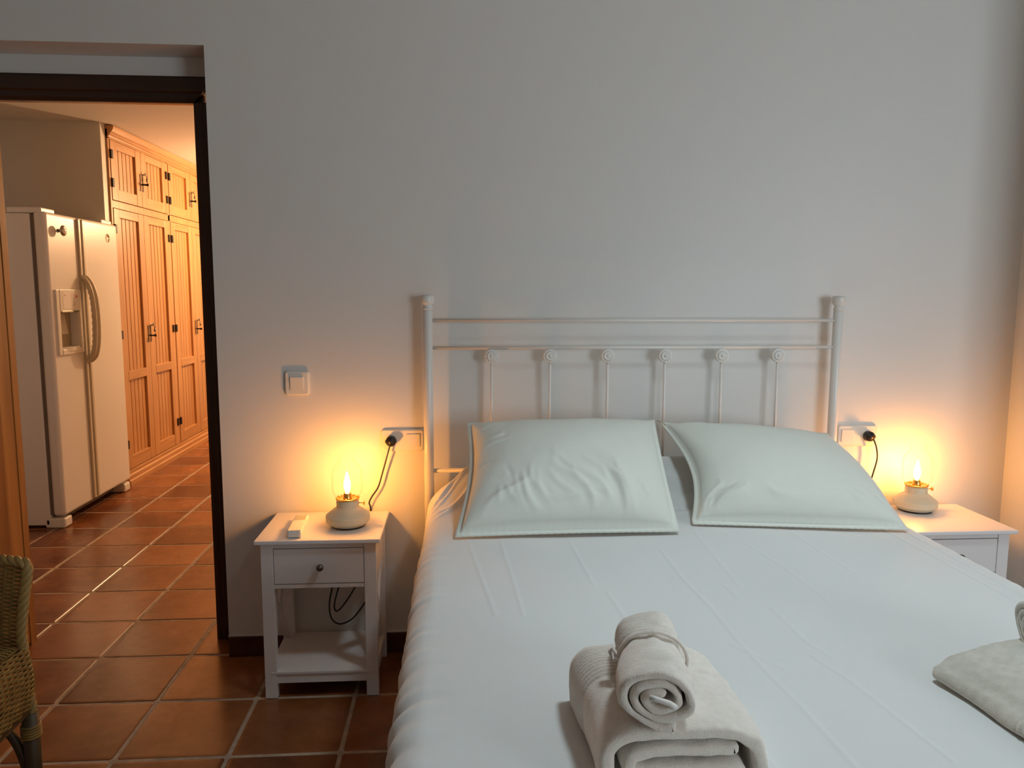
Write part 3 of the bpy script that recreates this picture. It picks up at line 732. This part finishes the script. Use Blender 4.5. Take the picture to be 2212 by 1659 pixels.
# ------------------------------------------------------------------ refrigerator
FX, FY0, FY1, FT = -2.140, 1.555, 2.398, 1.695
fr = thing('refrigerator', (-2.48, (FY0+FY1)/2, 0), 'cream side-by-side refrigerator with ice dispenser, seen through the doorway', 'refrigerator')
part('cabinet', MB().box(-2.84, -2.222, FY0+.004, FY1-.004, .018, FT-.010, .006), 'fridge', fr)
part('gasket', MB().box(-2.222, -2.203, FY0+.012, FY1-.012, .075, FT-.012), 'gasket', fr, label='dark grey door gasket')
part('kick_grille', MB().box(-2.25, -2.215, FY0+.03, FY1-.03, .02, .065), 'gasket', fr)
YM = 1.906
def cut(o, boxmb):
    c_ = D.objects.new('cutter', boxmb.mesh('cutter', base(o))); COL.objects.link(c_); c_.location = base(o)
    md = o.modifiers.new('b', 'BOOLEAN'); md.object = c_; md.solver = 'EXACT'; md.operation = 'DIFFERENCE'
    bpy.context.view_layer.update(); dg = bpy.context.evaluated_depsgraph_get()
    me = D.meshes.new_from_object(o.evaluated_get(dg)); o.modifiers.clear(); old = o.data; o.data = me; me.name = old.name
    D.objects.remove(c_)
d1 = part('freezer_door', MB().box(-2.203, FX, FY0, YM-.004, .070, FT, .016, 3), 'fridge', fr)
d2 = part('fridge_door', MB().box(-2.203, FX, YM+.004, FY1, .070, FT, .016, 3), 'fridge', fr)
cut(d1, MB().box(-2.185, -2.10, 1.634, 1.832, .972, 1.168))
# dispenser
ds = MB().box(FX-.004, FX+.010, 1.594, 1.628, .940, 1.292, .003).box(FX-.004, FX+.010, 1.838, 1.866, .940, 1.292, .003).box(FX-.004, FX+.012, 1.628, 1.838, 1.172, 1.292, .003).box(FX-.004, FX+.012, 1.628, 1.838, .940, .970, .003)
d_ = part('dispenser', ds, 'plastic', d1)
part('recess', MB().box(-2.1845, -2.182, 1.635, 1.831, .973, 1.167), 'fridge_grey', d1)
part('lever', MB().add([(-2.182, 1.70, 1.16), (-2.182, 1.77, 1.16), (-2.165, 1.77, 1.05), (-2.165, 1.70, 1.05), (-2.178, 1.77, 1.04), (-2.178, 1.70, 1.04)], [(0, 1, 2, 3), (3, 2, 4, 5), (0, 3, 5), (1, 4, 2)]), 'fridge_trim', d1)
part('drip_tray', MB().extrude([(-2.182, 1.636)]+[(FX+.004+.014*math.sin(PI*q/10), 1.636+.194*q/10) for q in range(11)]+[(-2.182, 1.830)], 2, .958, .980), 'plastic', d1)
part('light_strip', MB().box(FX+.010, FX+.015, 1.64, 1.825, 1.168, 1.178, .002), 'chrome', d_)
part('instruction_label', MB().box(FX+.0120, FX+.0128, 1.660, 1.820, 1.188, 1.282), 'label', d_, label='white sticker with printed lines and a red dot')
pr = MB()
for k in range(8): pr.box(FX+.0128, FX+.0132, 1.745, 1.745+random.uniform(.03, .055), 1.200+k*.0095, 1.204+k*.0095)
pr.box(FX+.0128, FX+.0132, 1.670, 1.690, 1.258, 1.265)
part('print', pr, 'labelgrey', d_, kind='stuff')
part('red_dot', MB().lathe([(.0085, .0128), (.0085, .0134)], (FX, 1.806, 1.255), 16, 'x'), 'labelred', d_)
# trims and bowed handles
for y, dd, s in ((YM-.018, d1, -1), (YM+.026, d2, 1)):
    part('trim_strip', MB().box(FX-.002, FX+.013, y-.012, y+.012, .085, FT-.010, .004), 'fridge_trim', dd)
    pts = [(FX+.008, y, 1.365), (FX+.024, y, 1.352), (FX+.045, y, 1.315), (FX+.060, y, 1.25), (FX+.066, y, 1.165), (FX+.066, y, 1.07), (FX+.060, y, .985), (FX+.045, y, .920), (FX+.022, y, .890), (FX+.006, y, .886)]
    part('handle', MB().tube(smooth_path(pts, 6), .0115, 12), 'fridge_trim', dd)
    part('grip', MB().tube([(p[0]-.009+.0022*math.sin(i*1.6), p[1], p[2]) for i, p in enumerate(smooth_path(pts[2:8], 10))], .0072, 8), 'plastic', dd)
part('logo_badge', MB().lathe([(.027, -.0005), (.027, .0008), (.0245, .0014), (.0245, .0006), (.0, .0006)], (FX, 2.262, 1.605), 28, 'x').box(FX, FX+.0016, 2.243, 2.283, 1.602, 1.608), 'fridge_trim', d2, label='round emblem')
for y0, y1 in ((FY0+.012, FY0+.15), (FY1-.15, FY1-.012)):
    part('hinge_cover', MB().box(-2.34, -2.165, y0, y1, FT-.008, FT+.022, .006), 'fridge', fr)
for y0, y1 in ((FY0+.004, FY0+.085), (FY1-.085, FY1-.004)):
    part('foot_bracket', MB().box(-2.25, FX-.004, y0, y1, .002, .056, .010, 3), 'fridge', fr)
for y in (FY0+.06, FY1-.06):
    part('rear_foot', MB().lathe([(.02, 0), (.02, .02)], (-2.78, y, 0), 12), 'gasket', fr)
mg = thing('fridge_magnet', (FX, 1.678, 1.605), 'small round mirror-bright magnet on the freezer door', 'magnet')
part('stem', MB().lathe([(.010, 0), (.010, .004), (.006, .006), (.006, .016), (.010, .020)], (FX, 1.678, 1.605), 16, 'x'), 'steel', mg)
part('disc', MB().lathe([(.010, .019), (.024, .020), (.0285, .024), (.0290, .028), (.026, .033), (.016, .037), (.0, .038)], (FX, 1.678, 1.605), 32, 'x'), 'chrome', mg)

# ------------------------------------------------------------------ built-in wardrobe
WX = -2.20
wd = thing('wardrobe', (-2.45, 3.5, 0), 'honey pine built-in wardrobe with grooved plank doors and black iron hinges', 'wardrobe')
WY0, WY1 = 2.490, 5.42
car = MB().box(-3.05, WX-.030, WY0, WY1, .02, 2.30)
part('carcass', car, 'honey', wd)
ff = MB()
DW = .466; Ys = [2.515, 2.515+DW+.003]; pairs = [2.512, 3.492, 4.472]
ff.box(WX-.030, WX-.004, WY0, 2.510, .095, 2.25)
for p in pairs[1:]: ff.box(WX-.030, WX-.004, p-.041, p-.003, .095, 2.25, .002)
ff.box(WX-.030, WX-.004, 2.51, WY1, 1.815, 1.862, .002).box(WX-.030, WX-.004, WY0, WY1, 2.243, 2.30)
part('face_frame', ff, 'honey', wd)
part('cornice', MB().extrude([(WX-.03, 2.252), (WX+.004, 2.252), (WX+.006, 2.262), (WX+.014, 2.266), (WX+.014, 2.276), (WX+.024, 2.284), (WX+.034, 2.300), (WX+.036, 2.312), (WX+.036, 2.320), (WX-.03, 2.320)], 1, WY0, WY1), 'honey_y', wd)
part('plinth', MB().extrude([(WX-.03, 0), (WX+.022, 0), (WX+.022, .030), (WX+.012, .036), (WX+.012, .062), (WX+.004, .070), (WX+.004, .090), (WX-.004, .094), (WX-.03, .094)], 1, WY0, WY1), 'honey_y', wd)
SW = .084            # stile width
def door_meshes(z0, z1, rails):
    """shared meshes: stiles; rails = [(za, zb)...]; planks per gap"""
    out = {'door': MB().box(-.029, -.0255, .001, DW-.001, z0, z1).mesh('door'), 'stile': MB().box(-.0255, 0, 0, SW, z0, z1, .002).mesh('stile'), 'rails': [MB().box(-.025, .001 if (za > z0+.01 and zb < z1-.01) else -.001, SW, DW-SW, za, zb, .003).mesh('rail') for za, zb in rails], 'planks': []}
    gaps = [(rails[i][1], rails[i+1][0]) for i in range(len(rails)-1)]
    pw = (DW-2*SW)/5
    for ga, gb in gaps:
        out['planks'].append(MB().extrude([(-.0245, .0008), (-.0245, pw-.0008), (-.0205, pw-.0008), (-.0150, pw-.0055), (-.0150, .0055), (-.0205, .0008)], 2, ga-.004, gb+.004).mesh('plank'))
    out['door'].materials.append(M['honey']); out['stile'].materials.append(M['honey'])
    for m_ in out['rails']: m_.materials.append(M['honey_y'])
    for m_ in out['planks']: m_.materials.append(M['honey'])
    return out
LOW = door_meshes(.098, 1.812, [(.098, .183), (.692, .752), (1.757, 1.812)])
UPP = door_meshes(1.865, 2.240, [(1.865, 1.940), (2.190, 2.240)])
hinge_me = MB().box(-.002, .0075, -.013, .013, -.028, .028, .001).mesh('hinge'); hinge_me.materials.append(M['iron'])
esc_me = MB().extrude([(-.010, -.058), (.010, -.058), (.005, -.03), (.009, 0), (.005, .03), (.010, .058), (-.010, .058), (-.005, .03), (-.009, 0), (-.005, -.03)], 0, 0, .004).mesh('escutcheon'); esc_me.materials.append(M['steel'])
hd_me = MB().tube([(.003, 0, -.012), (.038, 0, -.012)], .0055, 10).lathe([(.0, .034), (.008, .036), (.0105, .042), (.008, .048), (.0, .050)], (0, 0, -.012), 14, 'x').tube([(.024, -.022, -.012), (.024, .022, -.012)], .0055, 10).mesh('handle'); hd_me.materials.append(M['iron'])
key_me = MB().tube([(.002, 0, .060), (.020, 0, .060)], .004, 8).lathe([(.011, .020), (.012, .022), (.011, .024)], (0, 0, .064), 14, 'x').tube([(.022, .010, .055), (.024, .012, .035)], .0022, 6).tube([(.024, .012, .035), (.024, .012, .012)], .006, 8).mesh('key'); key_me.materials.append(M['steel'])
def mk(me, name, parent, loc=(0, 0, 0)):
    o = D.objects.new(name, me); COL.objects.link(o); o.parent = parent; o.location = loc; return o
wo = wd.location
for pi_, py in enumerate(pairs):
    if py > 4.4: pass
    for k in range(2):
        y0 = py+k*(DW+.004)
        for ms, zh, hz in ((LOW, .985, (.27, 1.0, 1.683)), (UPP, 2.030, (1.972, 2.150))):
            d0 = mk(ms['door'], 'door', wd, (WX-wo.x, y0-wo.y, 0))
            mk(ms['stile'], 'stile', d0); mk(ms['stile'], 'stile', d0, (0, DW-SW, 0))
            for m_ in ms['rails']: mk(m_, 'rail', d0)
            for m_ in ms['planks']:
                for q in range(5): mk(m_, 'plank', d0, (0, SW+q*(DW-2*SW)/5, 0))
            yh = -.002 if k == 0 else DW+.002
            for z in hz: mk(hinge_me, 'hinge', d0, (0, yh+(.012 if k == 0 else -.012), z))
            ye = DW-.020 if k == 0 else .020
            mk(esc_me, 'escutcheon', d0, (0, ye, zh))
            if k == 0: mk(hd_me, 'handle', d0, (.002, ye+.012, zh))
            else: mk(key_me, 'key', d0, (0, ye, zh))

# ------------------------------------------------------------------ wicker chair at the left edge
ch = thing('wicker_chair', (-1.23, -1.10, 0), 'brown wicker chair with braided edge, cut off by the lower left edge', 'chair')
CX0, CX1, CYB, CYF = -1.46, -1.012, -.885, -1.36
def weave(fn, rows, n, r, amp, stake, sides=5):
    """rows of strands woven in and out over stakes; fn(u, v) -> (point, normal)"""
    mb = MB()
    for k in range(rows):
        v = (k+.5)/rows; pts = []
        for i in range(n+1):
            u = i/n; p, nn = fn(u, v)
            pts.append(Vector(p)+Vector(nn)*amp*math.sin(u*stake*PI+(k % 2)*PI))
        mb.tube(pts, r, sides, caps=False)
    for q in range(stake+1):
        u = (q)/stake
        mb.tube([fn(u, v)[0] for v in np.linspace(0, 1, 8)], r*1.1, 5, caps=False)
    return mb
def edge_x(z):       # x of the right braided edge at height z
    return float(np.interp(z, [.28, .45, .49, .56, .67], [-1.004, -1.014, -1.017, -1.008, -.988]))
def back_pt(u, v):
    z = .44+.225*v; xr_ = edge_x(z)-.010; x = CX0-.02*v+(xr_-CX0+.02*v)*u
    y = CYB+.05*math.sin(PI*u)+.055*v*0
    return (x, y, z), (0, -1, 0)
part('back_weave', weave(back_pt, 46, 120, .0025, .0013, 20), 'wicker', ch, kind='stuff')
def seat_pt(u, v):
    x = CX0+.01+(CX1-CX0-.02)*u; y = CYB-.01+(CYF-CYB)*v
    return (x, y, .462+.022*math.sin(PI*u)**.6*math.sin(PI*min(1, v+.1))**.5), (0, 0, 1)
part('seat_weave', weave(seat_pt, 80, 60, .0030, .0024, 22), 'wicker', ch, kind='stuff')
def side_pt(u, v):
    y = CYB-.005+(CYF-CYB)*u; z = .315+.150*v+.012*math.sin(PI*u)*v
    return (CX1+.004+.012*math.sin(PI*v), y, z), (1, 0, 0)
part('side_weave', weave(side_pt, 26, 110, .0030, .0026, 24), 'wicker', ch, kind='stuff')
def side2_pt(u, v):
    p, n_ = side_pt(u, v); return (CX0-.004-.012*math.sin(PI*v), p[1], p[2]), (-1, 0, 0)
part('side_weave', weave(side2_pt, 26, 60, .0030, .0026, 24), 'wicker', ch, kind='stuff')
def front_pt(u, v):
    return (CX0+(CX1-CX0)*u, CYF-.008-.010*math.sin(PI*v), .315+.150*v), (0, -1, 0)
part('front_weave', weave(front_pt, 26, 60, .0030, .0026, 22), 'wicker', ch, kind='stuff')
def braid(path, R=.0056, r=.0072, pitch=.062):
    mb = MB(); path = smooth_path(path, 14); d = 0; strands = [[], [], []]
    for i, p in enumerate(path):
        if i: d += (p-path[i-1]).length
        t = (path[min(i+1, len(path)-1)]-path[max(i-1, 0)]).normalized()
        a = t.cross(Vector((0, 1, 0)));
        if a.length < .1: a = t.cross(Vector((1, 0, 0)))
        a.normalize(); b = t.cross(a)
        for k in range(3):
            an = 2*PI*(d/pitch+k/3); strands[k].append(p+(a*math.cos(an)+b*math.sin(an))*R)
    for s in strands: mb.tube(s, r, 7)
    return mb
part('braided_edge', braid([(edge_x(z), CYB-.004, z) for z in (.285, .33, .38, .42, .46, .50, .55, .60, .64)]+[(edge_x(.665)-.006, CYB-.002, .662), (edge_x(.665)-.035, CYB+.006, .668), (-1.10, CYB+.03, .667), (-1.23, CYB+.05, .667), (-1.38, CYB+.03, .667), (-1.47, CYB+.008, .660), (-1.485, CYB-.002, .62), (-1.475, CYB-.004, .55), (-1.462, CYB-.004, .45), (-1.462, CYB-.004, .30)]), 'braid', ch, label='braided wicker edge')
part('seat_rim', MB().tube([(CX0, CYB-.02, .312), (CX1, CYB-.02, .312), (CX1+.004, CYF, .312), (CX0, CYF, .312)], .012, 10, closed=True), 'wickerdark', ch)
for x, y in ((CX1+.002, CYB-.004), (CX0-.002, CYB-.004), (CX1-.004, CYF+.02), (CX0+.006, CYF+.02)):
    lg = part('leg', MB().tube([(x, y, .305), (x, y, .16), (x, y, .003)], [.0185, .0180, .0165], 14), 'wickerdark', ch)
    mbw = MB()
    for k in range(5): mbw.tube([(x+.0195*math.cos(a), y+.0195*math.sin(a), .272-k*.0065) for a in np.linspace(0, 2*PI, 15)[:-1]], .0034, 6, closed=True)
    part('binding', mbw, 'wicker', lg)
    sx = 1 if x < -1.2 else -1
    part('bracket', MB().tube(smooth_path([(x+sx*.012, y, .14), (x+sx*.030, y, .215), (x+sx*.060, y, .262), (x+sx*.13, y, .285)], 6), .011, 10), 'wickerdark', lg)
